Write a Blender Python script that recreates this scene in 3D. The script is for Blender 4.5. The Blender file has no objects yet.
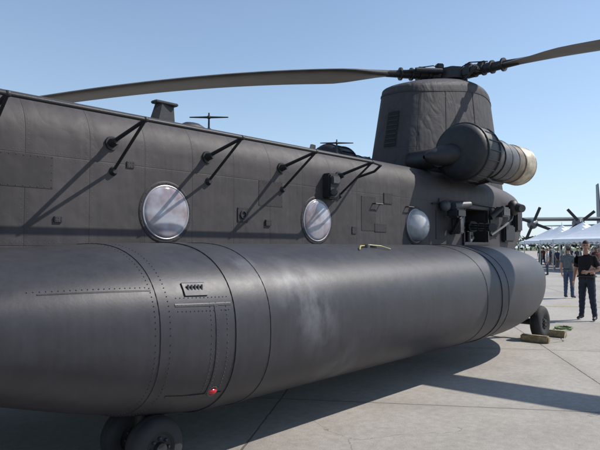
import bpy, bmesh, math, random
from mathutils import Vector, Matrix, Quaternion
random.seed(7)
scene=bpy.context.scene
R=math.radians
TH=R(42.4); H=1.7; F=580.0
def ray(px,d):
    r=(px-300)/F*d
    return (d*math.cos(TH)+r*math.sin(TH), d*math.sin(TH)-r*math.cos(TH))
SUN=Vector((-.94,.66,-1.13)).normalized()

# ---------------------------------------------------------------- materials
def newmat(name):
    m=bpy.data.materials.new(name); m.use_nodes=True
    nt=m.node_tree; return m,nt,nt.nodes['Principled BSDF']
def N(nt,t,**k):
    n=nt.nodes.new(t)
    for a,b in k.items(): setattr(n,a,b)
    return n
def L(nt,a,b): nt.links.new(a,b)
def M(nt,op,a,b=None,c=None,clamp=False):
    n=nt.nodes.new('ShaderNodeMath'); n.operation=op; n.use_clamp=clamp
    for i,v in enumerate((a,b,c)):
        if v is None: continue
        if isinstance(v,(int,float)): n.inputs[i].default_value=v
        else: nt.links.new(v,n.inputs[i])
    return n.outputs[0]
def noise(nt,vec,scale,detail=4,rough=.55):
    n=N(nt,'ShaderNodeTexNoise'); n.inputs['Scale'].default_value=scale
    n.inputs['Detail'].default_value=detail; n.inputs['Roughness'].default_value=rough
    if vec is not None: L(nt,vec,n.inputs['Vector'])
    return n.outputs['Fac']
def ramp(nt,fac,p0,c0,p1,c1):
    n=N(nt,'ShaderNodeValToRGB'); e=n.color_ramp.elements
    e[0].position=p0; e[1].position=p1
    e[0].color=(*c0,1) if len(c0)==3 else c0; e[1].color=(*c1,1) if len(c1)==3 else c1
    L(nt,fac,n.inputs[0]); return n.outputs[0]
def mixc(nt,f,a,b):
    n=N(nt,'ShaderNodeMix',data_type='RGBA')
    for s,v in ((0,f),(6,a),(7,b)):
        if isinstance(v,(int,float)): n.inputs[s].default_value=v
        elif isinstance(v,tuple): n.inputs[s].default_value=(*v,1)
        else: L(nt,v,n.inputs[s])
    return n.outputs[2]
def simple(name,col,rough=.6,metal=0,var=.25,scale=8,bump=0.1,spec=.5):
    m,nt,p=newmat(name)
    tc=N(nt,'ShaderNodeTexCoord').outputs['Object']
    f=noise(nt,tc,scale)
    a=tuple(max(0,c*(1-var)) for c in col); b=tuple(min(1,c*(1+var)) for c in col)
    L(nt,ramp(nt,f,.3,a,.7,b),p.inputs['Base Color'])
    p.inputs['Roughness'].default_value=rough; p.inputs['Metallic'].default_value=metal
    p.inputs['Specular IOR Level'].default_value=spec
    if bump:
        bn=N(nt,'ShaderNodeBump'); bn.inputs['Strength'].default_value=bump; bn.inputs['Distance'].default_value=.02
        L(nt,noise(nt,tc,scale*3),bn.inputs['Height']); L(nt,bn.outputs[0],p.inputs['Normal'])
    return m
def paint(name,base,su=.51,sv=.62,rough=.5,rstep=.045,scuff=None,pillow=.006,linew=.0035,var=.22,offu=0,rivets=1.0,spec=.25,wave=.010,wrinkle=0):
    m,nt,p=newmat(name)
    uv=N(nt,'ShaderNodeUVMap').outputs[0]
    sx=N(nt,'ShaderNodeSeparateXYZ'); L(nt,uv,sx.inputs[0]); u=M(nt,'ADD',sx.outputs[0],offu); v=sx.outputs[1]
    tc=N(nt,'ShaderNodeTexCoord').outputs['Object']
    def dist(x,s):
        f=M(nt,'FRACT',M(nt,'ADD',M(nt,'DIVIDE',x,s),.5)); return M(nt,'MULTIPLY',M(nt,'ABSOLUTE',M(nt,'SUBTRACT',f,.5)),s)
    du=dist(u,su); dv=dist(v,sv)
    def edge(d,w): return M(nt,'SUBTRACT',1.0,M(nt,'DIVIDE',d,w),clamp=True)
    line=M(nt,'MAXIMUM',edge(du,linew*2),edge(dv,linew*2))
    def riv(d,other):
        a=M(nt,'SUBTRACT',d,.028); b=dist(other,rstep)
        q=M(nt,'SQRT',M(nt,'ADD',M(nt,'MULTIPLY',a,a),M(nt,'MULTIPLY',b,b)))
        return edge(q,.008)
    rv=M(nt,'MAXIMUM',riv(du,v),riv(dv,u))
    n1=noise(nt,tc,1.3,5,.6); n2=noise(nt,tc,9,5,.65); n3=noise(nt,tc,45,3)
    mp=N(nt,'ShaderNodeMapping'); mp.inputs['Scale'].default_value=(14,14,.9); L(nt,tc,mp.inputs[0])
    n4=noise(nt,mp.outputs[0],1,4,.6)
    mix=M(nt,'ADD',M(nt,'MULTIPLY',n1,.45),M(nt,'ADD',M(nt,'MULTIPLY',n2,.25),M(nt,'MULTIPLY',n4,.3)))
    a=tuple(c*(1-var) for c in base); b=tuple(c*(1+var*1.3) for c in base)
    col=ramp(nt,mix,.36,a,.64,b)
    col=mixc(nt,M(nt,'MULTIPLY',line,.5),col,tuple(c*.5 for c in base))
    col=mixc(nt,M(nt,'MULTIPLY',rv,.12*rivets),col,tuple(c*1.9 for c in base))
    sc=M(nt,'GREATER_THAN',noise(nt,tc,30,6,.8),.72)
    col=mixc(nt,M(nt,'MULTIPLY',sc,.35),col,tuple(c*2.4 for c in base))
    if scuff:
        for (cx,cy,cz,rad,amt) in scuff:
            vm=N(nt,'ShaderNodeVectorMath',operation='DISTANCE'); L(nt,tc,vm.inputs[0]); vm.inputs[1].default_value=(cx,cy,cz)
            fall=M(nt,'SUBTRACT',1.0,M(nt,'DIVIDE',vm.outputs['Value'],rad),clamp=True)
            fall=M(nt,'MULTIPLY',M(nt,'MULTIPLY',fall,fall),2.2,clamp=True)
            mp2=N(nt,'ShaderNodeMapping'); mp2.inputs['Scale'].default_value=(5,5,3); L(nt,tc,mp2.inputs[0])
            blot=M(nt,'MULTIPLY',M(nt,'SUBTRACT',noise(nt,mp2.outputs[0],1,5,.55),.38),2.2,clamp=True)
            f=M(nt,'MULTIPLY',M(nt,'MULTIPLY',fall,blot),amt)
            col=mixc(nt,f,col,(.36,.36,.39))
    L(nt,col,p.inputs['Base Color']); p.inputs['Specular IOR Level'].default_value=spec
    rr=M(nt,'ADD',rough-.08,M(nt,'MULTIPLY',n2,.18)); L(nt,rr,p.inputs['Roughness'])
    h=M(nt,'ADD',M(nt,'MULTIPLY',line,-.0016),M(nt,'MULTIPLY',rv,.0011*rivets))
    pil=M(nt,'MULTIPLY',M(nt,'MINIMUM',du,.09),pillow*4)
    h=M(nt,'ADD',h,pil); h=M(nt,'ADD',h,M(nt,'MULTIPLY',noise(nt,tc,3.2,2),wave))
    h=M(nt,'ADD',h,M(nt,'MULTIPLY',n3,.0006))
    if wrinkle:
        mp3=N(nt,'ShaderNodeMapping'); mp3.inputs['Scale'].default_value=(3.0,3.0,1.6); mp3.inputs['Rotation'].default_value=(.3,.4,0); L(nt,tc,mp3.inputs[0])
        nn=N(nt,'ShaderNodeTexNoise'); nn.inputs['Scale'].default_value=1; nn.inputs['Detail'].default_value=2; nn.inputs['Distortion'].default_value=.8; L(nt,mp3.outputs[0],nn.inputs['Vector'])
        rid=M(nt,'ABSOLUTE',M(nt,'SUBTRACT',nn.outputs['Fac'],.5))
        h=M(nt,'ADD',h,M(nt,'MULTIPLY',rid,wrinkle))
    bn=N(nt,'ShaderNodeBump'); bn.inputs['Strength'].default_value=.9; bn.inputs['Distance'].default_value=1.0
    L(nt,h,bn.inputs['Height']); L(nt,bn.outputs[0],p.inputs['Normal'])
    return m

m_fus=paint('fuselage_paint',(.056,.050,.051),su=.575,sv=.78,rough=.58,offu=.29,wave=.014,wrinkle=.012)
m_tank=paint('tank_paint',(.036,.035,.041),su=50,sv=30,rough=.47,pillow=0,scuff=[(3.75,3.4,1.32,.5,.55),(3.95,3.35,1.0,.4,.3),(4.35,3.5,.55,.45,.25),(3.2,3.5,1.6,.3,.3)],offu=20,rivets=0,wave=.004,spec=.38)
m_pyl=paint('pylon_paint',(.052,.049,.052),su=.75,sv=.7,rough=.68,pillow=.01,wave=.015,rivets=.3,wrinkle=.045)
m_part=simple('helicopter_dark_parts',(.018,.018,.020),.55,0,.3,12)
m_part2=simple('helicopter_grey_parts',(.075,.075,.08),.5,.15,.3,10)
m_black=simple('black_void',(.008,.008,.009),.8)
m_blade=simple('rotor_blade_paint',(.070,.064,.056),.5,0,.25,3)
m_tan=simple('exhaust_metal',(.42,.36,.27),.45,.25,.45,7)
m_tand=simple('exhaust_heat_band',(.15,.12,.09),.5,.4,.4,6)
m_rubber=simple('tyre_rubber',(.02,.02,.021),.8)
m_ring=simple('window_ring',(.38,.38,.40),.4,.3,.2)
m_red=simple('red_lens',(.5,.015,.02),.15)
m_yel=simple('yellow_tag',(.4,.36,.10),.5)
m_wood=simple('wood_chock',(.28,.22,.13),.85,0,.4,14,.5)
m_green=simple('green_strap',(.12,.19,.07),.8)
m_rope=simple('chock_rope',(.3,.28,.22),.9)
def winmat():
    m,nt,p=newmat('cabin_window_acrylic')
    tc=N(nt,'ShaderNodeTexCoord').outputs['Object']
    L(nt,ramp(nt,noise(nt,tc,3.2,3),.38,(.20,.135,.14),.60,(.38,.38,.43)),p.inputs['Base Color'])  # pale mottling painted in for reflections and the bright far side seen through
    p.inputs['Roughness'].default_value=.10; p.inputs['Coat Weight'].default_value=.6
    return m
m_win=winmat()
m_bub=simple('bubble_window_acrylic',(.50,.49,.49),.12,0,.3,5,0)

# ---------------------------------------------------------------- mesh helpers
def finish(bm,name,mats,parent=None,smooth=True,angle=40):
    bmesh.ops.recalc_face_normals(bm,faces=bm.faces[:])
    me=bpy.data.meshes.new(name); bm.to_mesh(me); bm.free()
    for m in (mats if isinstance(mats,(list,tuple)) else [mats]): me.materials.append(m)
    o=bpy.data.objects.new(name,me); scene.collection.objects.link(o)
    if smooth:
        for p in me.polygons: p.use_smooth=True
        try: me.set_sharp_from_angle(angle=R(angle))
        except Exception: pass
    if parent: o.parent=parent
    return o
def empty(name,loc=(0,0,0)):
    o=bpy.data.objects.new(name,None); scene.collection.objects.link(o); o.location=loc; return o
def cyl(bm,p0,p1,r0,r1=None,seg=16,mi=0,caps=True):
    p0=Vector(p0);p1=Vector(p1); r1=r0 if r1 is None else r1
    q=(p1-p0).to_track_quat('Z','Y'); X=q@Vector((1,0,0)); Y=q@Vector((0,1,0))
    A=[];B=[]
    for i in range(seg):
        a=2*math.pi*i/seg; e=X*math.cos(a)+Y*math.sin(a)
        A.append(bm.verts.new(p0+e*r0)); B.append(bm.verts.new(p1+e*r1))
    for i in range(seg):
        f=bm.faces.new((A[i],A[(i+1)%seg],B[(i+1)%seg],B[i])); f.material_index=mi
    if caps:
        f=bm.faces.new(A[::-1]); f.material_index=mi; f=bm.faces.new(B); f.material_index=mi
def box(bm,c,s,mi=0,rot=None,bev=0):
    t=bmesh.new()
    mat=Matrix.Translation(c)@(rot.to_4x4() if rot else Matrix())@Matrix.Diagonal((*s,1))
    r=bmesh.ops.create_cube(t,size=1,matrix=mat)
    if bev: bmesh.ops.bevel(t,geom=t.edges[:],offset=bev,segments=2,affect='EDGES')
    mp={v:bm.verts.new(v.co) for v in t.verts}
    for f in t.faces:
        g=bm.faces.new([mp[v] for v in f.verts]); g.material_index=mi
    t.free()
def ball(bm,c,r,mi=0,seg=16,scale=(1,1,1),rot=None):
    c=Vector(c); nv=max(4,seg//2); rows=[]
    def P(x,y,z):
        p=Vector((x*scale[0],y*scale[1],z*scale[2]))*r
        if rot: p=rot@p
        return bm.verts.new(c+p)
    top=P(0,0,1); bot=P(0,0,-1)
    for k in range(1,nv):
        a=math.pi*k/nv
        rows.append([P(math.sin(a)*math.cos(2*math.pi*i/seg),math.sin(a)*math.sin(2*math.pi*i/seg),math.cos(a)) for i in range(seg)])
    fs=[]
    for i in range(seg):
        j=(i+1)%seg
        fs.append(bm.faces.new((top,rows[0][i],rows[0][j]))); fs.append(bm.faces.new((bot,rows[-1][j],rows[-1][i])))
        for a,b in zip(rows,rows[1:]): fs.append(bm.faces.new((a[i],b[i],b[j],a[j])))
    for f in fs: f.material_index=mi
def torus(bm,c,R0,r,axis,mi=0,a=40,b=8,squash=1):
    q=Vector(axis).to_track_quat('Z','Y'); vs=[]
    for i in range(a):
        t=2*math.pi*i/a; row=[]
        for j in range(b):
            s=2*math.pi*j/b
            p=Vector(((R0+r*math.cos(s))*math.cos(t),(R0+r*math.cos(s))*math.sin(t),r*squash*math.sin(s)))
            row.append(bm.verts.new(Vector(c)+q@p))
        vs.append(row)
    for i in range(a):
        for j in range(b):
            f=bm.faces.new((vs[i][j],vs[(i+1)%a][j],vs[(i+1)%a][(j+1)%b],vs[i][(j+1)%b])); f.material_index=mi
def revolve(bm,p0,axis,prof,seg=32,mi=0):
    q=Vector(axis).to_track_quat('Z','Y'); rows=[]
    for (h,r) in prof:
        rows.append([bm.verts.new(Vector(p0)+q@Vector((r*math.cos(2*math.pi*i/seg),r*math.sin(2*math.pi*i/seg),h))) for i in range(seg)])
    for a,b in zip(rows,rows[1:]):
        for i in range(seg):
            f=bm.faces.new((a[i],a[(i+1)%seg],b[(i+1)%seg],b[i])); f.material_index=mi
def tube(bm,pts,r,seg=8,mi=0):
    for a,b in zip(pts,pts[1:]): cyl(bm,a,b,r,r,seg,mi)
    for p in pts[1:-1]: ball(bm,p,r,mi,8)
def loft(bm,rows,uvs=None,closed=True,caps=True,mi=0):
    uvl=bm.loops.layers.uv.verify()
    V=[[bm.verts.new(p) for p in r] for r in rows]; n=len(rows[0])
    for i in range(len(V)-1):
        for j in range(n if closed else n-1):
            k=(j+1)%n
            f=bm.faces.new((V[i][j],V[i][k],V[i+1][k],V[i+1][j])); f.material_index=mi
            if uvs:
                jj=j+1
                uu=[uvs[i][j],uvs[i][jj],uvs[i+1][jj],uvs[i+1][j]]
                for l,w in zip(f.loops,uu): l[uvl].uv=w
    if caps and closed:
        for r in (V[0],V[-1]):
            try: f=bm.faces.new(r); f.material_index=mi
            except Exception: pass
def arcuv(rows,us,closed=True):
    out=[]
    for r,u in zip(rows,us):
        s=0; o=[]
        n=len(r)
        for j in range(n+1):
            o.append((u,s))
            if j<n: s+=(Vector(r[(j+1)%n])-Vector(r[j])).length
        out.append(o)
    return out
def interp(x,tab):
    if x<=tab[0][0]: return tab[0][1:]
    if x>=tab[-1][0]: return tab[-1][1:]
    for i in range(len(tab)-1):
        if tab[i][0]<=x<=tab[i+1][0]:
            x0,x1=tab[i][0],tab[i+1][0]; t=(x-x0)/(x1-x0)
            pm=tab[max(0,i-1)]; pn=tab[min(len(tab)-1,i+2)]
            out=[]
            for k in range(1,len(tab[0])):
                y0,y1=tab[i][k],tab[i+1][k]
                s=(y1-y0)/(x1-x0)
                s0=(y0-pm[k])/(x0-pm[0]) if i>0 else s
                s1=(pn[k]-y1)/(pn[0]-x1) if i+2<len(tab) else s
                m0=0 if s0*s<=0 else 2*s0*s/(s0+s); m1=0 if s1*s<=0 else 2*s1*s/(s1+s)
                if i==0:m0=s
                if i+2>=len(tab): m1=s
                dx=x1-x0
                out.append((2*t**3-3*t*t+1)*y0+(t**3-2*t*t+t)*dx*m0+(-2*t**3+3*t*t)*y1+(t**3-t*t)*dx*m1)
            return tuple(out)

# ================================================================ HELICOPTER
YC=6.1
heli=empty('military_helicopter')
FT=[(-3.95,1.3,1.7,.15),(-3.75,.95,2.05,.5),(-3.2,.7,2.5,.85),(-2.4,.5,2.95,1.08),(-1.5,.45,3.1,1.15),(9.5,.45,3.1,1.15),
    (11,.85,3.1,1.13),(12.2,1.3,3.05,1.04),(13.2,1.75,3.0,.88),(13.9,2.1,2.85,.6)]
def fsec(x):
    zb,zt,hw=interp(x,FT)
    rt=min(.45,hw*.7,(zt-zb)*.4); rb=min(.3,hw*.6,(zt-zb)*.3)
    pts=[]
    def arc(cy,cz,r,a0,a1,n):
        for i in range(n+1):
            a=a0+(a1-a0)*i/n; pts.append((x,cy+r*math.cos(a),cz+r*math.sin(a)))
    for i in range(4): pts.append((x,YC-(hw-rt)*i/4,zt))
    arc(YC-hw+rt,zt-rt,rt,R(90),R(180),8)
    for i in range(1,8): pts.append((x,YC-hw,zt-rt-(zt-rt-zb-rb)*i/8))
    arc(YC-hw+rb,zb+rb,rb,R(180),R(270),5)
    for i in range(1,6): pts.append((x,YC-hw+rb+(2*hw-2*rb)*i/6,zb))
    arc(YC+hw-rb,zb+rb,rb,R(270),R(360),5)
    for i in range(1,8): pts.append((x,YC+hw,zb+rb+(zt-rt-zb-rb)*i/8))
    arc(YC+hw-rt,zt-rt,rt,0,R(90),8)
    for i in range(1,4): pts.append((x,YC+(hw-rt)*(1-i/4),zt))
    return pts
bm=bmesh.new()
xs=[-3.95,-3.9,-3.8,-3.7,-3.5,-3.2,-2.8,-2.4,-2,-1.5]+[-1.5+.5*i for i in range(1,22)]+[9.5,10,10.5,11,11.4,11.8,12.2,12.7,13.2,13.5,13.75,13.9]
xs=sorted(set(round(x,3) for x in xs))
rows=[fsec(x) for x in xs]; loft(bm,rows,arcuv(rows,xs))
fus=finish(bm,'fuselage',m_fus,heli,angle=35)
bm=bmesh.new(); box(bm,(10.35,5.2,2.12),(.95,1.1,.62)); cut=finish(bm,'cutter',m_black,smooth=False)
mod=fus.modifiers.new('b','BOOLEAN'); mod.object=cut; mod.operation='DIFFERENCE'; mod.solver='EXACT'
dg=bpy.context.evaluated_depsgraph_get(); me=bpy.data.meshes.new_from_object(fus.evaluated_get(dg)); fus.modifiers.clear(); fus.data=me
bpy.data.objects.remove(cut)

bm=bmesh.new()
rows=[]; tx=[.9,1.0]+[1+.5*i for i in range(1,16)]+[8.9]
for x in tx:
    rows.append([(x,YC-.3,3.08),(x,YC-.28,3.16),(x,YC-.2,3.22),(x,YC,3.24),(x,YC+.2,3.22),(x,YC+.28,3.16),(x,YC+.3,3.08)])
loft(bm,rows,arcuv(rows,tx)); finish(bm,'drive_shaft_tunnel',m_fus,heli)

TT=[(-.25,4.75,1.32,1.18),(-.1,4.2,1.42,1.06),(.3,3.75,1.53,.93),(.8,3.53,1.61,.82),(1.4,3.42,1.67,.67),(2.0,3.36,1.72,.50),(2.7,3.33,1.745,.35),(3.3,3.33,1.745,.31),(8.4,3.33,1.745,.31),
    (9.4,3.42,1.74,.36),(10.4,3.68,1.70,.52),(11.2,4.05,1.62,.74),(11.8,4.5,1.5,.98),(12.1,4.85,1.38,1.15)]
def tankpt(x,a,off=0):
    yo,zt,zb=interp(x,TT); yc=yo+1.0; zc=(zt+zb)/2; C=(zt-zb)/2
    n=2/2.45
    s,c=math.sin(a),math.cos(a)
    y=math.copysign(abs(s)**n,s); z=math.copysign(abs(c)**n,c)
    nn=Vector((0,-math.copysign(abs(s)**(2-n),s),math.copysign(abs(c)**(2-n),c)/max(C,.05))).normalized()
    return Vector((x,yc-y,zc+C*z))+nn*off
TS=[-math.pi+2*math.pi*i/72 for i in range(72)]
def tanksec(x,off=0): return [tuple(tankpt(x,a,off)) for a in TS]
bm=bmesh.new()
xs=[-.25,-.22,-.15,-.1,0,.15]+[.3+.15*i for i in range(16)]+[2.7+.3*i for i in range(1,20)]+[8.6+.2*i for i in range(17)]+[12.05,12.1]
xs=sorted(set(round(x,3) for x in xs)); rows=[tanksec(x) for x in xs]
loft(bm,rows,arcuv(rows,xs)); finish(bm,'fuel_tank_sponson',m_tank,heli)
bm=bmesh.new()
def patch(x0,x1,a0,a1,off,mi=0,nx=2,na=16):
    rows=[]
    rows.append([tuple(tankpt(x0,a0+(a1-a0)*j/na,-.002)) for j in range(na+1)])
    for i in range(nx+1): rows.append([tuple(tankpt(x0+(x1-x0)*i/nx,a0+(a1-a0)*j/na,off)) for j in range(na+1)])
    rows.append([tuple(tankpt(x1,a0+(a1-a0)*j/na,-.002)) for j in range(na+1)])
    loft(bm,rows,arcuv(rows,[x0]+[x0+(x1-x0)*i/nx for i in range(nx+1)]+[x1],False),closed=False,mi=mi)
for x0,w,o in ((2.27,.05,.005),(2.93,.11,.007),(3.30,.05,.005),(7.3,.05,.005),(7.75,.14,.010),(7.98,.04,.005)):
    patch(x0,x0+w,-.5,math.pi+.3,o,na=40)
def bolt(x,a,r=.009,mi=0):
    ball(bm,tankpt(x,a,.0005),r,mi,6)
for x0 in (2.235,2.35): 
    for i in range(60): bolt(x0,.05+i*.05,.0045,0)
for x0 in (2.955,3.02,7.325,7.77,7.87):
    for i in range(45): bolt(x0,.05+i*.068,.0042,0)
A1,A2=1.28,2.15
patch(2.40,2.90,A1,A1+.03,.003,0,4,3); patch(2.40,2.90,A2,A2+.03,.003,0,4,3)
patch(2.74,2.775,A1,A2,.003,0,1,14)
patch(1.5,2.24,1.12,1.135,.003,0,6,2)
for i in range(14): bolt(2.42+i*.035,A1+.015,.0050,1); bolt(2.42+i*.035,A2+.015,.0050,1); bolt(2.42+i*.035,A1-.06,.0045,1); bolt(2.42+i*.035,A1+.075,.0045,1)
for i in range(22): bolt(2.757,A1+i*.04,.0055,1); bolt(2.85,A1+i*.04,.005,1); bolt(2.70,A1+i*.04,.0045,1)
for i in range(22): bolt(1.45+i*.036,1.09,.0045,1)
patch(2.50,2.70,1.05,1.2,.010,0,2,4)
for i in range(9): bolt(2.51+i*.0225,1.065,.006,1); bolt(2.51+i*.0225,1.185,.006,1)
for i in range(5):
    p=tankpt(2.54+i*.03,1.12,.012); box(bm,p,(.012,.012,.05),1)
finish(bm,'tank_straps_and_rivets',[m_tank,m_part2],heli)
bm=bmesh.new()
p=tankpt(2.80,2.12,0); ball(bm,p,.036,0,16,(1.2,.8,.7)); torus(bm,p,.04,.01,(0,-1,-.5),1)
for xx in (5.4,5.55): 
    p=tankpt(xx,.35,.01); cyl(bm,p-Vector((0,0,.02)),p+Vector((0,0,.02)),.045,.04,14,1)
tube(bm,[tankpt(5.1,.5,.01),tankpt(5.2,.42,.03),tankpt(5.35,.36,.02)],.008,6,2)
tube(bm,[tankpt(5.42,.36,.03),tankpt(5.6,.42,.03),tankpt(5.7,.5,.015)],.007,6,2)
finish(bm,'tank_fittings',[m_red,m_part2,m_yel],heli)

YS=YC-1.15
bm=bmesh.new()
def dome(bm,c,r,h,mi):
    rings=[]
    for k in range(7):
        t=k/6*math.pi/2; rr=r*math.cos(t); hh=h*math.sin(t)
        if k==6: rings.append([bm.verts.new((c[0],c[1]-hh,c[2]))]); break
        rings.append([bm.verts.new((c[0]+rr*math.cos(a*math.pi/16),c[1]-hh,c[2]+rr*math.sin(a*math.pi/16))) for a in range(32)])
    fs=[]
    for k in range(5):
        for i in range(32): fs.append(bm.faces.new((rings[k][i],rings[k][(i+1)%32],rings[k+1][(i+1)%32],rings[k+1][i])))
    for i in range(32): fs.append(bm.faces.new((rings[5][i],rings[5][(i+1)%32],rings[6][0])))
    for f in fs: f.material_index=mi
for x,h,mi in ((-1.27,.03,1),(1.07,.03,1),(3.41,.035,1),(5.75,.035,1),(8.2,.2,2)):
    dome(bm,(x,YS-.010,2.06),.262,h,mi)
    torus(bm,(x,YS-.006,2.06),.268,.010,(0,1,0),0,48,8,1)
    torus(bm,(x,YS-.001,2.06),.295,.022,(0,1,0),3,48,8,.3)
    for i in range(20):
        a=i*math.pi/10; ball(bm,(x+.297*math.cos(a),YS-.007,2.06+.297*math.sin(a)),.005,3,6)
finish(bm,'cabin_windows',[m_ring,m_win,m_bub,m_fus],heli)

bm=bmesh.new()
RY,RZ=4.38,2.82
stn=[-.65,.5,1.65,2.8,3.93,5.08,6.2]
rail=[(stn[0]-.2,RY,RZ)]+[(s,RY,RZ) for s in stn[1:]]
rail+=[(6.45,RY+.04,RZ-.01),(6.6,RY+.25,RZ-.06),(6.65,YS+.05,RZ-.12)]
tube(bm,rail,.018,10)
for s in stn:
    cyl(bm,(s,RY,RZ),(s,YS+.02,2.68),.017,.021,10); cyl(bm,(s,RY,RZ),(s+.02,YS,2.42),.014,.015,8)
    cyl(bm,(s,YS+.05,2.68),(s,YS-.10,2.69),.055,.03,12); 
    cyl(bm,(s,YS+.05,2.68),(s,YS-.015,2.68),.07,.065,14)
    cyl(bm,(s+.02,YS+.02,2.42),(s+.02,YS-.04,2.42),.055,.025,12); ball(bm,(s,RY,RZ),.027,0,10)
finish(bm,'antenna_rail',m_part,heli)

bm=bmesh.new()
def plate(x,z,w,h,t=.008,mi=0,b=.0): box(bm,(x,YS-t/2+.002,z),(w,t+.004,h),mi,None,b)
for (x,z,w,h,t) in [(2.0,2.35,.5,.28,.003),(4.45,2.08,.16,.16,.010),(4.85,2.0,.09,.07,.02),(4.9,2.35,.4,.3,.003),(6.9,2.2,.35,.5,.004),(7.4,2.45,.22,.16,.010),(2.3,1.95,.07,.05,.015),
                  (9.0,2.1,.3,.5,.008),(11.2,2.2,.4,.5,.006),(9.2,2.5,.5,.12,.02),(6.55,1.95,.1,.1,.010),(3.0,2.5,.08,.06,.01),(7.2,2.0,.3,.12,.008)]:
    plate(x,z,w,h,t)
    nx=max(2,int(w/.06)); nz=max(2,int(h/.06))
    for i in range(nx+1):
        for zz in (z-h/2+.012,z+h/2-.012): ball(bm,(x-w/2+.012+(w-.024)*i/nx,YS-t-.001,zz),.004,1,6)
    for i in range(nz+1):
        for xx in (x-w/2+.012,x+w/2-.012): ball(bm,(xx,YS-t-.001,z-h/2+.012+(h-.024)*i/nz),.004,1,6)
torus(bm,(4.45,YS-.014,2.08),.04,.012,(0,1,0),2,20,6)
box(bm,(5.98,YS-.05,2.52),(.22,.14,.34),2,None,.02); cyl(bm,(5.98,YS-.1,2.44),(5.9,YS-.17,2.43),.05,.045,14,2); cyl(bm,(5.9,YS-.171,2.43),(5.89,YS-.175,2.43),.035,.035,14,1)
box(bm,(5.98,YS-.13,2.60),(.15,.05,.1),1,None,.01)
for x in (7.0,7.9): tube(bm,[(x,YS,2.35),(x,YS-.06,2.35),(x+.18,YS-.06,2.35),(x+.18,YS,2.35)],.01,6,2)
tube(bm,[(8.7,YS-.02,2.45),(9.3,YS-.03,2.52),(9.9,YS-.02,2.55),(11.2,YS-.02,2.5)],.014,6,2)
finish(bm,'side_panels',[m_fus,m_part2,m_part],heli)

bm=bmesh.new()
def quadblade(x,y,z0,z1,c0,c1,th,mi=0,sweep=.05):
    rows=[]
    for z,c,sx in ((z0,c0,0),(z1,c1,sweep)):
        rows.append([(x-c/2+sx,y,z),(x-c/4+sx,y-th,z),(x+c/2+sx,y,z),(x-c/4+sx,y+th,z)])
    loft(bm,rows,mi=mi)
quadblade(3.95,YC-.25,3.05,3.42,.42,.26,.05); box(bm,(4.0,YC-.25,3.43),(.32,.12,.035),0,None,.01)
ball(bm,(4.45,YC-.2,3.10),.17,0,16,(1.6,.8,1.1))
rr=Vector((math.sin(TH),-math.cos(TH),0))
def tant(x,y,z0,z1,half):
    c=Vector((x,y,z1)); cyl(bm,(x,y,z0),(x,y,z1+.06),.016,.010,8); cyl(bm,(x,y,z0),(x,y,z0+.1),.05,.03,10)
    cyl(bm,c-rr*half,c,.008,.016,6); cyl(bm,c,c+rr*half,.016,.008,6)
    ball(bm,c,.028,0,8)
tant(4.87,YC,3.2,3.45,.26); tant(7.6,YC,3.2,3.47,.28); quadblade(6.6,YC-.3,3.05,3.28,.2,.12,.02)
finish(bm,'roof_antennas',m_part,heli)

def pyl(t,a,off=0):
    x0=8.93+.48*t; x1=13.4-.60*t; w=.80-.14*t
    shrink=1.0
    if t>.90:
        q=(t-.90)/.10; shrink=math.sqrt(max(0,1-q*q*.9))
    xc=(x0+x1)/2; A=(x1-x0)/2*(.30+.70*shrink if t>.90 else 1); B=w*shrink
    n=2/2.7; c,s=math.cos(a),math.sin(a)
    X=xc+(A+off)*math.copysign(abs(c)**n,c); Y=YC+(B+off)*math.copysign(abs(s)**n,s)
    tt=min(1,max(0,(X-9.2)/2.6)); zt=4.97+.38*(tt*tt*(3-2*tt)) - max(0,X-12.0)*.14
    return Vector((X,Y,2.95+t*(zt-2.95)))
bm=bmesh.new(); ts=[0,.1,.2,.35,.5,.65,.8,.88,.90,.915,.93,.95,.965,.98,.99,1.0]; AN=[2*math.pi*i/64 for i in range(64)]
rows=[[tuple(pyl(t,a)) for a in AN] for t in ts]
uv=arcuv(rows,ts); uv=[[ (w[1],t*2.3) for w in r] for r,t in zip(uv,ts)]
loft(bm,rows,uv); finish(bm,'aft_pylon',m_pyl,heli,angle=50)
bm=bmesh.new()
def ppatch(t0,t1,a0,a1,off,mi,n=8):
    rows=[]
    for o,tt in ((-.01,t0),(off,t0)): rows.append([tuple(pyl(tt,a0+(a1-a0)*j/n,o)) for j in range(n+1)])
    for i in range(1,5): rows.append([tuple(pyl(t0+(t1-t0)*i/4,a0+(a1-a0)*j/n,off)) for j in range(n+1)])
    rows.append([tuple(pyl(t1,a0+(a1-a0)*j/n,-.01)) for j in range(n+1)])
    loft(bm,rows,closed=False,mi=mi)
ppatch(.32,.66,math.pi-.02,math.pi+.16,.02,1)
for k in range(7): ppatch(.345+k*.044,.355+k*.044,math.pi-.01,math.pi+.15,.028,0)
for a0 in (math.pi+.62,math.pi+1.15,math.pi+1.6): ppatch(.03,.86,a0,a0+.012,.008,0,2)
ppatch(.845,.862,math.pi-1.2,math.pi+2.6,.010,0,40)
finish(bm,'pylon_grille_and_seams',[m_pyl,m_black],heli)

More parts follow.
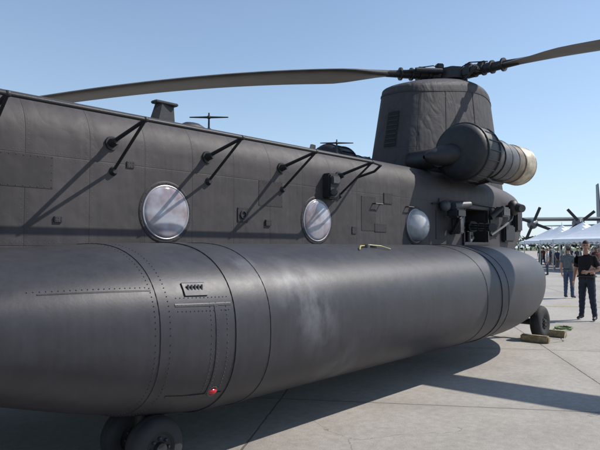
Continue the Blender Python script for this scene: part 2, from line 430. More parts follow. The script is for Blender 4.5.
bm=bmesh.new()
for sgn in (-1,1):
    ey=YC+sgn*1.5; ez=3.34; X0=8.98
    revolve(bm,(X0,ey,ez),(1,0,0),[(0,.02),(-.02,.2),(.0,.38),(.06,.46),(.16,.49),(.6,.49),(.7,.44),(.8,.36)],36,0)
    for k in range(18):
        a=k*math.pi/9; y=math.cos(a)*.495;z=math.sin(a)*.495
        cyl(bm,(X0+.15,ey+y,ez+z),(X0+.62,ey+y,ez+z),.012,.012,5,0)
    torus(bm,(X0+.16,ey,ez),.49,.02,(1,0,0),0); torus(bm,(X0+.6,ey,ez),.49,.02,(1,0,0),0)
    revolve(bm,(X0+.8,ey,ez),(1,0,0),[(-.02,.34),(.1,.36),(.6,.38),(.95,.36),(1.05,.33)],32,1)
    revolve(bm,(X0+1.8,ey,ez),(1,0,0),[(-.05,.30),(0,.36),(.22,.37),(.25,.35)],32,3)
    revolve(bm,(X0+2.05,ey,ez),(1,0,0),[(0,.35),(.05,.375),(.4,.385),(.52,.38),(.53,.34),(.3,.3)],32,2)
    torus(bm,(X0+2.07,ey,ez),.36,.022,(1,0,0),3); torus(bm,(X0+2.55,ey,ez),.37,.018,(1,0,0),2)
    cyl(bm,(X0+2.35,ey,ez),(X0+2.36,ey,ez),.3,.3,24,4)
    for xx in (X0+1.0,X0+1.7):
        box(bm,(xx,YC+sgn*1.0,ez-.05),(.35,.7,.3),1,None,.05)
        cyl(bm,(xx,ey,ez-.3),(xx,YC+sgn*.8,2.95),.05,.06,10,0)
    revolve(bm,(X0-.45,YC+sgn*1.12,ez-.12),(1,sgn*.5,.15),[(0,.03),(.08,.10),(.3,.16),(.6,.2)],20,0)
    cyl(bm,(X0-.1,YC+sgn*1.2,ez-.1),(X0+.3,YC+sgn*.5,ez-.05),.16,.2,16,0)
    for xx in (X0+1.1,X0+1.4): torus(bm,(xx,ey,ez),.375,.012,(1,0,0),0)
    tube(bm,[(X0+.8,ey-.1,ez-.36),(X0+1.2,ey-.05,ez-.42),(X0+1.8,ey,ez-.4)],.03,8,0)
finish(bm,'turboshaft_engines',[m_part,m_part2,m_tan,m_tand,m_black],heli)

def rotor(hx,hz,az,name,drx):
    bm=bmesh.new()
    cyl(bm,(hx,YC,hz-.55),(hx,YC,hz+.05),.22,.16,20,1); cyl(bm,(hx,YC,hz-.12),(hx,YC,hz+.12),.33,.33,24,1)
    cyl(bm,(hx,YC,hz+.12),(hx,YC,hz+.2),.2,.1,20,1); cyl(bm,(hx,YC,hz-.40),(hx,YC,hz-.32),.42,.42,24,1); 
    cyl(bm,(hx,YC,hz-.30),(hx,YC,hz-.25),.36,.36,24,1)
    for azd in az:
        a=R(azd); e=Vector((math.cos(a),math.sin(a),0)); n=Vector((-math.sin(a),math.cos(a),0)); c=Vector((hx,YC,hz))
        up=Vector((0,0,1))
        def P(t,w,z=0): return c+e*t+n*w+up*(z+drx(t))
        cyl(bm,P(.15,0),P(.5,0),.12,.12,14,1); box(bm,P(.42,0),(.22,.26,.22),1,Matrix.Rotation(a,3,'Z'),.03)
        cyl(bm,P(.5,0),P(1.25,0),.11,.09,16,1)
        for tt in (.55,.75,.95,1.2): cyl(bm,P(tt,0),P(tt+.04,0),.14,.14,16,1)
        cyl(bm,P(.35,.22,.03),P(.95,.2,.03),.06,.06,12,1); cyl(bm,P(.95,.2,.03),P(1.2,.12,.02),.03,.03,8,1)
        box(bm,P(.7,-.18,-.03),(.14,.2,.1),1,Matrix.Rotation(a,3,'Z'),.02)
        cyl(bm,P(.7,-.26,-.05),c+e*.36+n*(-.26)+up*-.30,.025,.025,8,1); 
        box(bm,P(.72,0,.12),(.18,.08,.1),1,Matrix.Rotation(a,3,'Z'),.02)
        box(bm,P(.35,.1,.16),(.16,.14,.12),1,Matrix.Rotation(a,3,'Z'),.02)
        for dd in (-.06,.06): tube(bm,[P(.25,dd,.12),P(.5,dd*2,.17),P(.9,dd,.12)],.012,6,1)
        rows=[]
        for i in range(29):
            t=1.15+i*(9.14-1.15)/28
            k=min(1,max(0,(t-1.25)/1.5)); k=k*k*(3-2*k)
            ch=.16+(.84-.16)*k; th=.15*(1-k)+.085*k
            tw=R(9-12*(t/9.14))
            prof=[(-.30,0),(-.27,.3),(-.18,.46),(0,.5),(.3,.3),(.70,.03),(.70,-.03),(.3,-.2),(0,-.42),(-.18,-.42),(-.27,-.28)]
            row=[]
            for (cx,cz) in prof:
                w=-cx*ch; z=cz*th
                row.append(tuple(P(t,w*math.cos(tw)-z*math.sin(tw),w*math.sin(tw)+z)))
            rows.append(row)
        loft(bm,rows,mi=0)
        cyl(bm,P(1.2,0),P(1.55,0),.085,.07,14,1)
    return finish(bm,name,[m_blade,m_part],heli,angle=50)
rotor(11.7,5.52,(144,265,25),'aft_rotor',lambda t:-.008*t-.0125*t*t)
rotor(-.2,4.75,(180,60,300),'forward_rotor',lambda t:.02*t-.0110*t*t)
bm=bmesh.new(); rows=[]
for z,x0,x1,w in ((3.0,-2.0,1.5,.75),(3.4,-1.7,1.35,.7),(3.9,-1.2,1.1,.6),(4.25,-.8,.7,.45),(4.35,-.5,.3,.25)):
    rows.append([((x0+x1)/2+(x1-x0)/2*math.cos(a),YC+w*math.sin(a),z) for a in AN])
loft(bm,rows,arcuv(rows,[0,.4,.9,1.2,1.4])); finish(bm,'forward_pylon',m_pyl,heli)
bm=bmesh.new()
for sg in (-1,1):
    box(bm,(-2.6,YC+sg*1.06,2.25),(.75,.06,.6),0,Matrix.Rotation(sg*-.1,3,'Z'),.02)
    box(bm,(-3.28,YC+sg*.42,2.45),(.06,.62,.5),0,Matrix.Rotation(.75,3,'Y'),.02)
m_glass=simple('cockpit_glass',(.02,.025,.03),.06,0,.1,3,0)
finish(bm,'cockpit_windows',m_glass,heli)

def wheel(bm,c,r,w):
    cx,cy,cz=c
    revolve(bm,(cx,cy-w/2,cz),(0,1,0),[(.02,r*.1),(.02,r*.45),(0,r*.55),(0,r*.78),(w*.12,r*.93),(w*.3,r),(w*.7,r),(w*.88,r*.93),(w,r*.78),(w,r*.55),(w-.02,r*.45),(w-.02,r*.1)],32,0)
    revolve(bm,(cx,cy-w/2,cz),(0,1,0),[(-.01,.02),(-.01,r*.2),(.02,r*.22),(.03,r*.42),(.03,r*.5)],20,1)
    revolve(bm,(cx,cy+w/2,cz),(0,-1,0),[(-.01,.02),(-.01,r*.2),(.02,r*.22),(.03,r*.5)],20,1)
    for k in range(8):
        a=k*math.pi/4; ball(bm,(cx+r*.33*math.cos(a),cy-w/2+.01,cz+r*.33*math.sin(a)),.014,1,6)
    for k in (.42,.5,.58): torus(bm,(cx,cy-w/2+w*k,cz),r-.001,.006,(0,1,0),0,32,5)
bm=bmesh.new()
for y0 in (YC-1.75,YC+1.75):
    s=-1 if y0<YC else 1
    wheel(bm,(11.1,y0+s*.3,.31),.31,.2)
    cyl(bm,(11.1,y0+s*.2,.31),(11.1,y0-s*.15,.31),.06,.06,12,1)
    cyl(bm,(11.1,y0-s*.12,.31),(10.9,y0-s*.12,1.1),.07,.09,14,1); cyl(bm,(11.1,y0-s*.1,.35),(11.7,y0-s*.3,1.0),.04,.05,10,1)
    yy=YC+s*2.25
    wheel(bm,(2.50,yy-s*.25,.225),.225,.17) ; wheel(bm,(2.50,yy+s*.10,.225),.225,.17)
    cyl(bm,(2.50,yy-s*.3,.225),(2.50,yy+s*.2,.225),.045,.045,12,1)
    cyl(bm,(2.50,yy-s*.06,.225),(2.50,yy-s*.06,.8),.06,.08,12,1)
finish(bm,'landing_gear',[m_rubber,m_part],heli)

bm=bmesh.new()
fx,fz=10.35,2.12
for (c,s) in (((fx,YS-.012,fz+.34),(1.07,.04,.06)),((fx,YS-.012,fz-.34),(1.07,.05,.06)),((fx-.505,YS-.012,fz),(.06,.04,.62)),((fx+.505,YS-.012,fz),(.06,.04,.62))):
    box(bm,c,s,0,None,.01)
gd=Vector((-.55,-.75,-.05)).normalized(); g0=Vector((10.1,YS+.02,2.1)); 
cyl(bm,g0-gd*.35,g0+gd*.15,.085,.085,14,0); cyl(bm,g0+gd*.12,g0+gd*.2,.1,.1,14,0)
side=gd.cross(Vector((0,0,1))).normalized(); upv=side.cross(gd)
for k in range(6):
    a=k*math.pi/3; o=side*.05*math.cos(a)+upv*.05*math.sin(a)
    cyl(bm,g0+gd*.2+o,g0+gd*.85+o,.014,.014,8,0)
for tt in (.45,.7,.84): cyl(bm,g0+gd*tt,g0+gd*(tt+.03),.075,.075,14,0)
tube(bm,[g0-gd*.1+Vector((0,0,-.08)),g0-gd*.1+Vector((0.1,0,-.3)),g0+Vector((.35,.1,-.2)),g0+Vector((.45,.5,-.1))],.045,10,1)
cyl(bm,g0+Vector((0,0,-.1)),g0+Vector((0,0,-.36)),.04,.05,10,0)
box(bm,g0-gd*.42,(.12,.12,.1),0,None,.01); box(bm,(10.35,5.3,1.95),(.5,.4,.25),1,None,.03)
tube(bm,[(9.75,YS,2.5),(9.5,YS-.22,2.42),(9.2,YS-.26,2.2),(9.35,YS-.02,1.95)],.03,8,0)
box(bm,(9.25,YS-.18,2.3),(.32,.22,.16),0,None,.03); cyl(bm,(9.1,YS-.2,2.42),(9.5,YS-.3,2.46),.07,.06,12,1)
box(bm,(9.5,YS-.08,2.1),(.16,.16,.3),1,None,.02); ball(bm,(9.0,YS-.1,2.42),.1,1,12)
cyl(bm,(10.9,YS-.05,2.3),(11.15,YS-.2,2.5),.06,.04,10,0); box(bm,(11.35,YS-.1,2.42),(.35,.2,.2),1,None,.03)
ball(bm,(12.1,YS-.02,2.55),.17,0,14,(1,.7,1)); cyl(bm,(12.1,YS-.1,2.55),(12.0,YS-.25,2.52),.1,.08,14,1)
box(bm,(11.9,YS+.02,2.0),(.5,.12,.35),0,None,.03); box(bm,(12.5,YS+.1,2.3),(.3,.2,.5),0,None,.03)
tube(bm,[(11.0,YS-.02,1.95),(11.5,YS-.08,2.15),(12.0,YS-.02,2.3),(12.4,YS+.05,2.7)],.025,8,1)
finish(bm,'door_gun_and_mount',[m_part,m_part2],heli)

bm=bmesh.new()
box(bm,(10.66,3.98,.065),(.12,.5,.13),0,None,.02); box(bm,(11.56,3.98,.065),(.12,.5,.13),0,None,.02)
tube(bm,[(10.66,3.75,.1),(11.1,3.62,.02),(11.56,3.75,.1)],.008,6,1)
finish(bm,'wheel_chock',[m_wood,m_rope])
bm=bmesh.new()
pts=[(12.7+.2*math.cos(a)*(1+.15*math.sin(3*a)),4.15+.16*math.sin(a),.03+.008*(i%3)) for i,a in enumerate([k*.45 for k in range(30)])]
tube(bm,pts,.018,6,0); finish(bm,'coiled_strap',m_green)

# ================================================================ GROUND
def apron():
    m,nt,p=newmat('concrete_apron_surface')
    tc=N(nt,'ShaderNodeTexCoord').outputs['Object']
    mp=N(nt,'ShaderNodeMapping'); mp.inputs['Rotation'].default_value=(0,0,R(57)); mp.inputs['Location'].default_value=(1.3,1.1,0); L(nt,tc,mp.inputs[0])
    sx=N(nt,'ShaderNodeSeparateXYZ'); L(nt,mp.outputs[0],sx.inputs[0])
    wob=M(nt,'MULTIPLY',M(nt,'SUBTRACT',noise(nt,tc,6,3),.5),.03)
    def dist(x,s):
        f=M(nt,'FRACT',M(nt,'ADD',M(nt,'DIVIDE',M(nt,'ADD',x,wob),s),.5)); return M(nt,'MULTIPLY',M(nt,'ABSOLUTE',M(nt,'SUBTRACT',f,.5)),s)
    d=M(nt,'MINIMUM',dist(sx.outputs[0],3.8),dist(sx.outputs[1],3.8))
    line=M(nt,'SUBTRACT',1.0,M(nt,'DIVIDE',d,.014),clamp=True); line=M(nt,'MULTIPLY',line,2.0,clamp=True)
    halo=M(nt,'SUBTRACT',1.0,M(nt,'DIVIDE',d,.25),clamp=True)
    n=M(nt,'ADD',M(nt,'MULTIPLY',noise(nt,tc,.35,6,.65),.55),M(nt,'MULTIPLY',noise(nt,tc,12,6,.7),.45))
    col=ramp(nt,n,.38,(.28,.255,.225),.62,(.43,.40,.36))
    fl=N(nt,'ShaderNodeVectorMath',operation='FLOOR'); sc2=N(nt,'ShaderNodeVectorMath',operation='MULTIPLY'); L(nt,mp.outputs[0],sc2.inputs[0]); sc2.inputs[1].default_value=(1/3.8,1/3.8,0)
    ad=N(nt,'ShaderNodeVectorMath',operation='ADD'); L(nt,sc2.outputs[0],ad.inputs[0]); ad.inputs[1].default_value=(0,0,.5)
    L(nt,ad.outputs[0],fl.inputs[0]); wn=N(nt,'ShaderNodeTexWhiteNoise'); L(nt,fl.outputs[0],wn.inputs['Vector'])
    col=mixc(nt,M(nt,'MULTIPLY',wn.outputs['Value'],.2),col,(.24,.22,.19))
    col=mixc(nt,M(nt,'MULTIPLY',halo,.22),col,(.20,.18,.155))
    st=M(nt,'MULTIPLY',M(nt,'SUBTRACT',noise(nt,tc,1.1,6,.7),.55),5,clamp=True)
    col=mixc(nt,M(nt,'MULTIPLY',st,.35),col,(.16,.145,.125))
    sp=M(nt,'GREATER_THAN',noise(nt,tc,90,3,.6),.66); col=mixc(nt,M(nt,'MULTIPLY',sp,.35),col,(.16,.15,.14))
    vo=N(nt,'ShaderNodeTexVoronoi',feature='DISTANCE_TO_EDGE'); vo.inputs['Scale'].default_value=.22
    wv=N(nt,'ShaderNodeVectorMath',operation='ADD'); nz=N(nt,'ShaderNodeTexNoise'); nz.inputs['Scale'].default_value=1.5; nz.inputs['Detail'].default_value=5; L(nt,tc,nz.inputs['Vector'])
    L(nt,tc,wv.inputs[0]); L(nt,nz.outputs['Color'],wv.inputs[1]); L(nt,wv.outputs[0],vo.inputs['Vector'])
    crk=M(nt,'MULTIPLY',M(nt,'LESS_THAN',vo.outputs['Distance'],.0012),M(nt,'GREATER_THAN',noise(nt,tc,.25,2),.52))
    col=mixc(nt,M(nt,'MULTIPLY',crk,.5),col,(.09,.08,.07))
    col=mixc(nt,M(nt,'MULTIPLY',line,.7),col,(.06,.055,.05))
    L(nt,col,p.inputs['Base Color']); p.inputs['Roughness'].default_value=.85
    bn=N(nt,'ShaderNodeBump'); bn.inputs['Distance'].default_value=.01; bn.inputs['Strength'].default_value=.5
    L(nt,M(nt,'SUBTRACT',noise(nt,tc,60,6,.7),M(nt,'MULTIPLY',line,1.5)),bn.inputs['Height']); L(nt,bn.outputs[0],p.inputs['Normal'])
    return m
def sheet(name,pts,z,mat):
    bm=bmesh.new(); bm.faces.new([bm.verts.new((x,y,z)) for x,y in pts]); return finish(bm,name,mat,smooth=False)
sheet('grass_field',[(-4000,-4000),(4000,-4000),(4000,4000),(-4000,4000)],-.03,simple('grass_surface',(.07,.09,.035),.9,0,.35,.05,0))
sheet('concrete_apron',[(-220,-220),(330,-220),(330,330),(-220,330)],0,apron())
m_yp=simple('yellow_line_paint',(.50,.42,.16),.7,0,.3,20)
def stripe(name,p0,p1,w):
    a=Vector((*p0,0));b=Vector((*p1,0)); n=(b-a).normalized().cross(Vector((0,0,1)))*w/2
    sheet(name,[tuple((a-n)[:2]),tuple((b-n)[:2]),tuple((b+n)[:2]),tuple((a+n)[:2])],.004,m_yp)
stripe('painted_line',ray(480,17.5),ray(760,16),.12)

# ================================================================ PEOPLE
def skinmat(n,c): return simple(n,c,.6,0,.08,10,0)
m_skin=skinmat('skin',(.42,.24,.17)); m_hair=simple('hair',(.035,.022,.015),.8)
m_shoe=simple('shoe',(.03,.028,.028),.6); m_lips=simple('lips',(.33,.13,.11),.6,0,.05,10,0)
mats_c={}
def cloth(c):
    if c not in mats_c: mats_c[c]=simple('cloth_%d'%len(mats_c),c,.9,0,.25,14,.8)
    return mats_c[c]
def dseg(p,a,b):
    ab=b-a; t=max(0,min(1,(p-a).dot(ab)/max(ab.length_squared,1e-9))); return (p-a-ab*t).length
def person_mesh(name,shirt,trous,pose,cap=None,shorts=False,girth=1.0,lev=2):
    J={}; E=[]; 
    def j(n,p,r): J[n]=(Vector(p),r)
    g=girth
    j('pel',(0,0,.96),.14*g); j('sp',(0,0,1.12),.135*g); j('ch',(0,0,1.30),.155*g); j('nb',(0,0,1.455),.07); j('nk',(.01,0,1.53),.052); j('hd',(.02,0,1.60),.06)
    E+= [('pel','sp','shirt'),('sp','ch','shirt'),('ch','nb','shirt'),('nb','nk','skin'),('nk','hd','skin')]
    for s,n in ((1,'L'),(-1,'R')):
        P=pose[n]
        j('sh'+n,(0,s*.175,1.40),.062); j('el'+n,P['el'],.044); j('wr'+n,P['wr'],.027)
        j('hip'+n,(0,s*.09,.88),.095); j('kn'+n,P['kn'],.062); j('cf'+n,tuple(Vector(P['kn']).lerp(Vector(P['an']),.35)),.058); j('an'+n,P['an'],.04)
        an=Vector(P['an']); toe=an+Vector((.17,s*.03,-.045)); j('toe'+n,toe,.035); j('heel'+n,an+Vector((-.03,0,-.05)),.035)
        E+=[('ch','sh'+n,'shirt'),('sh'+n,'el'+n,'sleeve'),('el'+n,'wr'+n,'skin'),('pel','hip'+n,'tr'),('hip'+n,'kn'+n,'tr'),('kn'+n,'cf'+n,'skin' if shorts else 'tr'),('cf'+n,'an'+n,'skin' if shorts else 'tr'),('an'+n,'toe'+n,'shoe'),('an'+n,'heel'+n,'shoe')]
        wr=Vector(P['wr']); d=(wr-Vector(P['el'])).normalized()
        pal=wr+d*.055; j('pm'+n,pal,.030); E.append(('wr'+n,'pm'+n,'skin'))
        lat=d.cross(Vector((0,s,0.01))).normalized()
        inn=d.cross(lat).normalized()
        if inn.y*s>0: inn=-inn
        for k,(o,l) in enumerate(((-.03,.075),(-.01,.085),(.01,.08),(.03,.06))):
            b=pal+lat*o+d*.03; j('f%d%s'%(k,n),b,.011); m=b+d*l*.55+inn*.008; j('g%d%s'%(k,n),m,.009); e=m+d*l*.4+inn*.022; j('h%d%s'%(k,n),e,.008)
            E+=[('pm'+n,'f%d%s'%(k,n),'skin'),('f%d%s'%(k,n),'g%d%s'%(k,n),'skin'),('g%d%s'%(k,n),'h%d%s'%(k,n),'skin')]
        b=wr+d*.03-lat*.035; j('t0'+n,b,.012); e=b+d*.045-lat*.02+inn*.015; j('t1'+n,e,.010)
        E+=[('pm'+n,'t0'+n,'skin'),('t0'+n,'t1'+n,'skin')]
    names=list(J); idx={n:i for i,n in enumerate(names)}
    me=bpy.data.meshes.new('tmp'); me.from_pydata([J[n][0] for n in names],[(idx[a],idx[b]) for a,b,_ in E],[])
    o=bpy.data.objects.new('tmp',me); scene.collection.objects.link(o)
    sk=o.modifiers.new('s','SKIN'); sk.use_smooth_shade=True; sk.branch_smoothing=.3
    lay=me.skin_vertices[0].data
    for n in names: lay[idx[n]].radius=(J[n][1],J[n][1]); lay[idx[n]].use_root=(n=='pel')
    ss=o.modifiers.new('ss','SUBSURF'); ss.levels=lev; ss.render_levels=lev
    bpy.context.view_layer.update(); dg=bpy.context.evaluated_depsgraph_get()
    m2=bpy.data.meshes.new_from_object(o.evaluated_get(dg)); bpy.data.objects.remove(o)
    bm=bmesh.new(); bm.from_mesh(m2)
    lab={'skin':0,'shirt':1,'sleeve':1,'tr':2,'shoe':3}
    for f in bm.faces:
        c=f.calc_center_median(); best=9;bl=None;ba=None
        for a,b,l in E:
            dd=dseg(c,J[a][0],J[b][0])-.5*min(J[a][1],J[b][1])
            if dd<best: best=dd;bl=l;ba=(a,b)
        mi=lab[bl]
        if bl=='shirt' and c.z<.93: mi=2
        if bl=='tr' and c.z>.93: mi=1
        if bl=='sleeve':
            A,B=J[ba[0]][0],J[ba[1]][0]; t=(c-A).dot(B-A)/(B-A).length_squared
            if t>.72: mi=0
        f.material_index=mi; f.smooth=True
    bm.normal_update()
    off={}
    for f in bm.faces:
        if f.material_index in (1,2):
            for v in f.verts: off[v]=max(off.get(v,0),.016 if f.material_index==1 else .011)
    for v,a in off.items():
        v.co+=v.normal*(a+.004*math.sin(v.co.z*60+v.co.y*25))
    for v in bm.verts:
        if .8<v.co.z<1.5 and abs(v.co.y)<.21 and abs(v.co.x)<.2: v.co.x*=.84
    yaw=pose.get('head',0); pit=pose.get('pitch',0)
    base=Vector((.02,0,1.585)); rot=Matrix.Rotation(yaw,3,'Z')@Matrix.Rotation(pit,3,'Y')
    def hp(x,y,z): return base+rot@Vector((x,y,z))
    n0=len(bm.faces)
    r=bmesh.ops.create_uvsphere(bm,u_segments=28,v_segments=20,radius=1)
    for v in r['verts']:
        x,y,z=v.co
        X=x*.098;Y=y*.074;Z=z*.118
        if z<0: 
            X*=1-.18*(-z); Y*=1-.30*(-z)
            if x<0: X*=1-.35*(-z)
        if x>.75 and abs(y)<.26 and -.35<z<.12: X+=.024*(1-abs(y)/.26)*(1-(z-(-.25))**2*2)
        if x>.6 and .05<z<.25 and .15<abs(y)<.6: X-=.009
        if x>.7 and abs(y)<.3 and -.8<z<-.6: X+=.008
        v.co=hp(X+.005,Y,Z+.085)
    bm.faces.ensure_lookup_table(); hf=[bm.faces[i] for i in range(n0,len(bm.faces))]
    hv=set()
    for f in hf:
        f.smooth=True; f.material_index=0
        c=rot.inverted()@(f.calc_center_median()-base)
        if c.z>.135 or (c.x<-.01 and c.z>.03) or (c.x<.02 and c.z>.1):
            f.material_index=4; hv.update(f.verts)
    for v in hv: v.co+=(v.co-hp(0,0,.085)).normalized()*.010
    for s in (1,-1):
        ball(bm,hp(-.002,s*.076,.075),.026,0,10,(.6,.35,1),rot)
        ball(bm,hp(.086,s*.03,.098),.0085,5,8); 
        box(bm,hp(.093,s*.03,.116),(.01,.03,.006),4,rot)
    box(bm,hp(.094,0,.030),(.008,.042,.008),6,rot)
    if cap is not None:
        ball(bm,hp(.0,0,.128),.108,7,20,(1.02,.82,.72),rot)
        box(bm,hp(.125,0,.135),(.09,.12,.012),7,rot,.005)
    box(bm,(0,0,.985),(.22*g,.29*g,.035),3,None,.01)
    me=bpy.data.meshes.new(name); bm.to_mesh(me); bm.free()
    for m in (m_skin,cloth(shirt),cloth(trous),m_shoe,m_hair,m_black,m_lips,cloth(cap if cap else (.02,.02,.02))): me.materials.append(m)
    for p in me.polygons: p.use_smooth=True
    return me
def put(me,name,px,d,yaw,s=1.0):
    o=bpy.data.objects.new(name,me); scene.collection.objects.link(o)
    x,y=ray(px,d); o.location=(x,y,0); o.rotation_euler=(0,0,yaw); o.scale=(s,s,s); return o
stand={'L':dict(el=(-.03,.25,1.12),wr=(.05,.26,.87),kn=(.02,.11,.49),an=(0,.12,.085)),
       'R':dict(el=(-.03,-.25,1.12),wr=(.05,-.26,.87),kn=(.01,-.11,.49),an=(-.02,-.12,.085)),'head':.2}
hold={'L':dict(el=(-.03,.26,1.13),wr=(.20,.12,1.10),kn=(.04,.13,.49),an=(.02,.17,.085)),
      'R':dict(el=(-.05,-.27,1.12),wr=(.02,-.28,.88),kn=(.0,-.11,.49),an=(-.06,-.15,.085)),'head':.35,'pitch':.15}
walk={'L':dict(el=(-.12,.24,1.14),wr=(-.10,.25,.88),kn=(.17,.09,.50),an=(.24,.1,.09)),
      'R':dict(el=(.06,-.25,1.13),wr=(.22,-.24,.93),kn=(-.02,-.09,.48),an=(-.27,-.1,.11)),'head':-.1}
put(person_mesh('man_a',(.012,.012,.015),(.022,.028,.045),hold,girth=1.2),'man',586,13.7,TH+R(132),1.05)
put(person_mesh('man_b',(.11,.13,.14),(.05,.075,.13),stand,cap=(.10,.10,.10),girth=1.05),'man',568,19.7,TH+R(-50),1.0)
cv=[person_mesh('p1',(.4,.4,.42),(.05,.06,.1),stand,lev=1),person_mesh('p2',(.05,.07,.13),(.2,.18,.13),walk,shorts=True,lev=1),
    person_mesh('p3',(.10,.03,.03),(.04,.05,.09),walk,lev=1),person_mesh('p4',(.08,.1,.07),(.08,.1,.07),stand,cap=(.08,.1,.07),lev=1)]
for i,(px,d) in enumerate([(547,36),(557,45),(595,42),(540,60),(561,58),(604,34),(618,44),(652,50),(553,62),(577,52),(601,60),(700,40),(586,66),(550,48),(543,52),(566,66),(592,55),(571,70),(597,38),(580,44)]):
    put(cv[i%4],'person',px,d,random.uniform(0,6.28),random.uniform(.92,1.04))

# ================================================================ TENTS
m_tent=simple('tent_canvas',(.72,.75,.80),.6,0,.05,2,.1); m_pole=simple('tent_pole',(.5,.5,.5),.4,.6)
m_box=simple('table_cloth',(.10,.11,.16),.8)
def tent(px,d,w,eave,peak,yaw):
    x,y=ray(px,d); bm=bmesh.new(); h=w/2
    def Z(u,v):
        m=max(abs(u),abs(v)); return eave+(peak-eave)*((1-m)**1.25)
    n=12; V=[[bm.verts.new((h*(-1+2*i/n),h*(-1+2*j/n),Z(-1+2*i/n,-1+2*j/n))) for j in range(n+1)] for i in range(n+1)]
    for i in range(n):
        for j in range(n): bm.faces.new((V[i][j],V[i+1][j],V[i+1][j+1],V[i][j+1]))
    cor=[(-h,-h),(h,-h),(h,h),(-h,h)]
    for k in range(4):
        a=cor[k];b=cor[(k+1)%4]
        for q in range(10):
            t0=q/10;t1=(q+1)/10
            P=lambda t,z:(a[0]+(b[0]-a[0])*t,a[1]+(b[1]-a[1])*t,z)
            tm=(t0+t1)/2
            bm.faces.new([bm.verts.new(p) for p in (P(t0,eave),P(t0,eave-.2),P(tm,eave-.32),P(t1,eave-.2),P(t1,eave))])
        cyl(bm,(a[0],a[1],0),(a[0],a[1],eave),.04,.04,8,1)
    cyl(bm,(0,0,peak-.1),(0,0,peak+.25),.03,.02,6,1)
    box(bm,(0,-h*.5,.38),(w*.6,.75,.75),2,None,.02); box(bm,(-h*.4,h*.4,.5),(.8,.6,1.0),2,None,.02)
    o=finish(bm,'event_tent',[m_tent,m_pole,m_box],smooth=False); o.location=(x,y,0); o.rotation_euler=(0,0,yaw)
for px,d,w in ((562,52,4.5),(583,46,4.5),(606,42,5),(552,60,4.5),(640,40,5),(600,56,5),(690,42,5)):
    tent(px,d,w,2.35,3.75,TH+random.uniform(-.1,.1)+.3)

# ================================================================ PROPELLER TRANSPORT AIRCRAFT
plane=empty('propeller_airplane')
m_pl=simple('airplane_grey_paint',(.14,.15,.17),.5,0,.12,1,0)
bm=bmesh.new(); rows=[]
for x,r,z in ((14.5,.1,2.6),(14.2,.6,2.7),(13.3,1.2,2.9),(12,1.75,3.1),(10,2.1,3.2),(2,2.15,3.2),(-5,2.1,3.3),(-9,1.5,3.9),(-13,.8,4.6),(-15,.2,5.0)):
    rows.append([(x,r*math.cos(2*math.pi*i/28),z+r*math.sin(2*math.pi*i/28)) for i in range(28)])
loft(bm,rows)
for s in (1,-1):
    loft(bm,[[(4,0,5.1),(6.3,0,5.3),(5,0,5.55),(1.5,0,5.3)],[(3.7,s*10,5.2),(6.1,s*10,5.4),(5,s*10,5.65),(1.5,s*10,5.4)],[(3.7,s*20,5.4),(5.1,s*20,5.5),(4.6,s*20,5.6),(2.8,s*20,5.5)]])
    loft(bm,[[(-12.5,0,5.0),(-11,0,5.1),(-12,0,5.3),(-15,0,5.1)],[(-13.6,s*8,5.1),(-12.6,s*8,5.15),(-13.2,s*8,5.25),(-15,s*8,5.15)]])
    for yy in (4.9,10.1):
        revolve(bm,(8.6,s*yy,4.75),(-1,0,0),[(-.6,.05),(-.35,.3),(0,.45),(.3,.6),(2.5,.65),(4.5,.4),(5.5,.15)],16)
        for k in range(4):
            a=k*math.pi/2+.5+yy; e=Vector((0,math.cos(a),math.sin(a))); c=Vector((8.75,s*yy,4.75))
            box(bm,c+e*1.15,(.08,1.9,.34),1,Matrix.Rotation(a,3,'X'),.02)
    box(bm,(1,s*2.2,1.2),(5,.9,1.4),0,None,.3)
    for xx in (2,0): cyl(bm,(xx,s*1.9,.65),(xx,s*2.4,.65),.65,.65,18,1)
loft(bm,[[(-9,-.1,5),(-9,.1,5),(-15,.1,5),(-15,-.1,5)],[(-11.5,-.1,6.2),(-11.5,.1,6.2),(-15.2,.1,6.2),(-15.2,-.1,6.2)],[(-13.5,-.06,11.6),(-13.5,.06,11.6),(-15.8,.06,11.6),(-15.8,-.06,11.6)]])
cyl(bm,(11.5,-.2,.5),(11.5,.2,.5),.5,.5,16,1); cyl(bm,(11.5,0,.5),(11.5,0,1.6),.1,.1,8,1)
box(bm,(13.0,0,3.9),(.9,2.0,.5),1,Matrix.Rotation(.5,3,'Y'),.1)
finish(bm,'airframe',[m_pl,m_part],plane,angle=35)
x,y=ray(614,76); plane.location=(x,y,0); plane.rotation_euler=(0,0,TH+R(180-20))

# ================================================================ DISTANT TREES
def leafmat():
    m,nt,p=newmat('foliage'); tc=N(nt,'ShaderNodeTexCoord').outputs['Object']
    L(nt,ramp(nt,noise(nt,tc,.15,4),.35,(.035,.05,.025),.65,(.085,.11,.05)),p.inputs['Base Color']); p.inputs['Roughness'].default_value=.9; return m
bm=bmesh.new()
for i in range(190):
    a=R(-60)+i/190*R(220)+random.uniform(-.008,.008); d=random.uniform(400,470); cx,cy=d*math.cos(a),d*math.sin(a); hgt=random.uniform(8,14); rad=random.uniform(6,10)
    cyl(bm,(cx,cy,0),(cx,cy,hgt*.6),.4,.2,5,1)
    for k in range(90):
        u=random.uniform(0,6.28); v=random.uniform(-1,1); q=random.random()**.4; s=math.sqrt(1-v*v)
        c=Vector((cx+rad*q*s*math.cos(u),cy+rad*q*s*math.sin(u),hgt*.52+hgt*.48*q*v)); r=random.uniform(.9,2.0)
        vs=[bm.verts.new(c+Vector((random.uniform(-r,r),random.uniform(-r,r),random.uniform(-r,r)))) for _ in range(4)]
        bm.faces.new(vs[:3]); bm.faces.new((vs[0],vs[2],vs[3]))
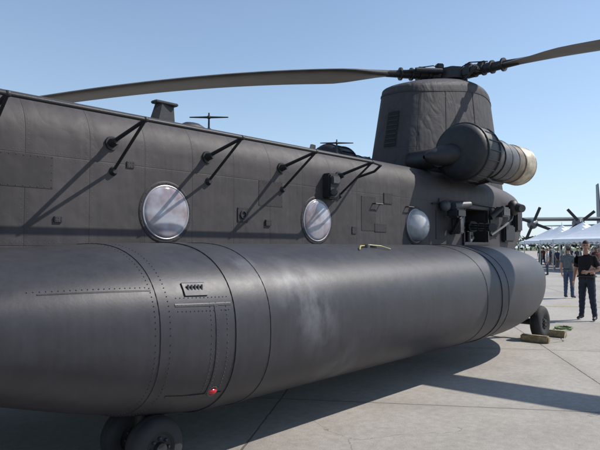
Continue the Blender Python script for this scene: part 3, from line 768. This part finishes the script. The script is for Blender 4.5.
me=bpy.data.meshes.new('distant_tree_line'); bm.to_mesh(me); bm.free(); me.materials.append(leafmat()); me.materials.append(simple('bark',(.08,.06,.045),.9))
o=bpy.data.objects.new('distant_tree_line',me); scene.collection.objects.link(o)

# ================================================================ LIGHT, SKY, CAMERA
w=bpy.data.worlds.new('World'); scene.world=w; w.use_nodes=True; nt=w.node_tree
bg=nt.nodes['Background']; sky=N(nt,'ShaderNodeTexSky',sky_type='NISHITA'); sky.sun_disc=False
el=math.asin(-SUN.z); sky.sun_elevation=el; sky.sun_rotation=math.atan2(-SUN.x,-SUN.y)
sky.air_density=1.0; sky.dust_density=.4; sky.ozone_density=2.5; sky.altitude=200
# summer haze: thicker towards the horizon, faint high cirrus
tcw=N(nt,'ShaderNodeTexCoord').outputs['Generated']; sz=N(nt,'ShaderNodeSeparateXYZ'); L(nt,tcw,sz.inputs[0])
zz=M(nt,'SUBTRACT',1.0,M(nt,'MAXIMUM',sz.outputs[2],0.0))
hz=M(nt,'POWER',zz,4.5)
mpw=N(nt,'ShaderNodeMapping'); mpw.inputs['Scale'].default_value=(1,1,3); L(nt,tcw,mpw.inputs[0])
ci=noise(nt,mpw.outputs[0],2.2,5,.5)
fac=M(nt,'ADD',M(nt,'ADD',.12,M(nt,'MULTIPLY',hz,.60)),M(nt,'MULTIPLY',M(nt,'SUBTRACT',ci,.5),.12),clamp=True)
L(nt,mixc(nt,fac,sky.outputs[0],(4.1,5.3,6.5)),bg.inputs[0]); bg.inputs[1].default_value=.15
ld=bpy.data.lights.new('sun','SUN'); ld.energy=5.0; ld.angle=R(.53); ld.color=(1,.95,.88)
lo=bpy.data.objects.new('sun',ld); scene.collection.objects.link(lo); lo.rotation_euler=SUN.to_track_quat('-Z','Y').to_euler(); lo.location=(20,-20,30)
cd=bpy.data.cameras.new('camera'); cd.lens=36*F/600; cd.sensor_width=36; cd.clip_end=9000; cd.clip_start=.05
co=bpy.data.objects.new('camera',cd); scene.collection.objects.link(co); co.location=(0,0,H)
co.rotation_euler=(R(90)+math.atan(23/F),0,TH-R(90)); scene.camera=co
scene.view_settings.view_transform='Standard'; scene.view_settings.look='None'; scene.view_settings.exposure=0
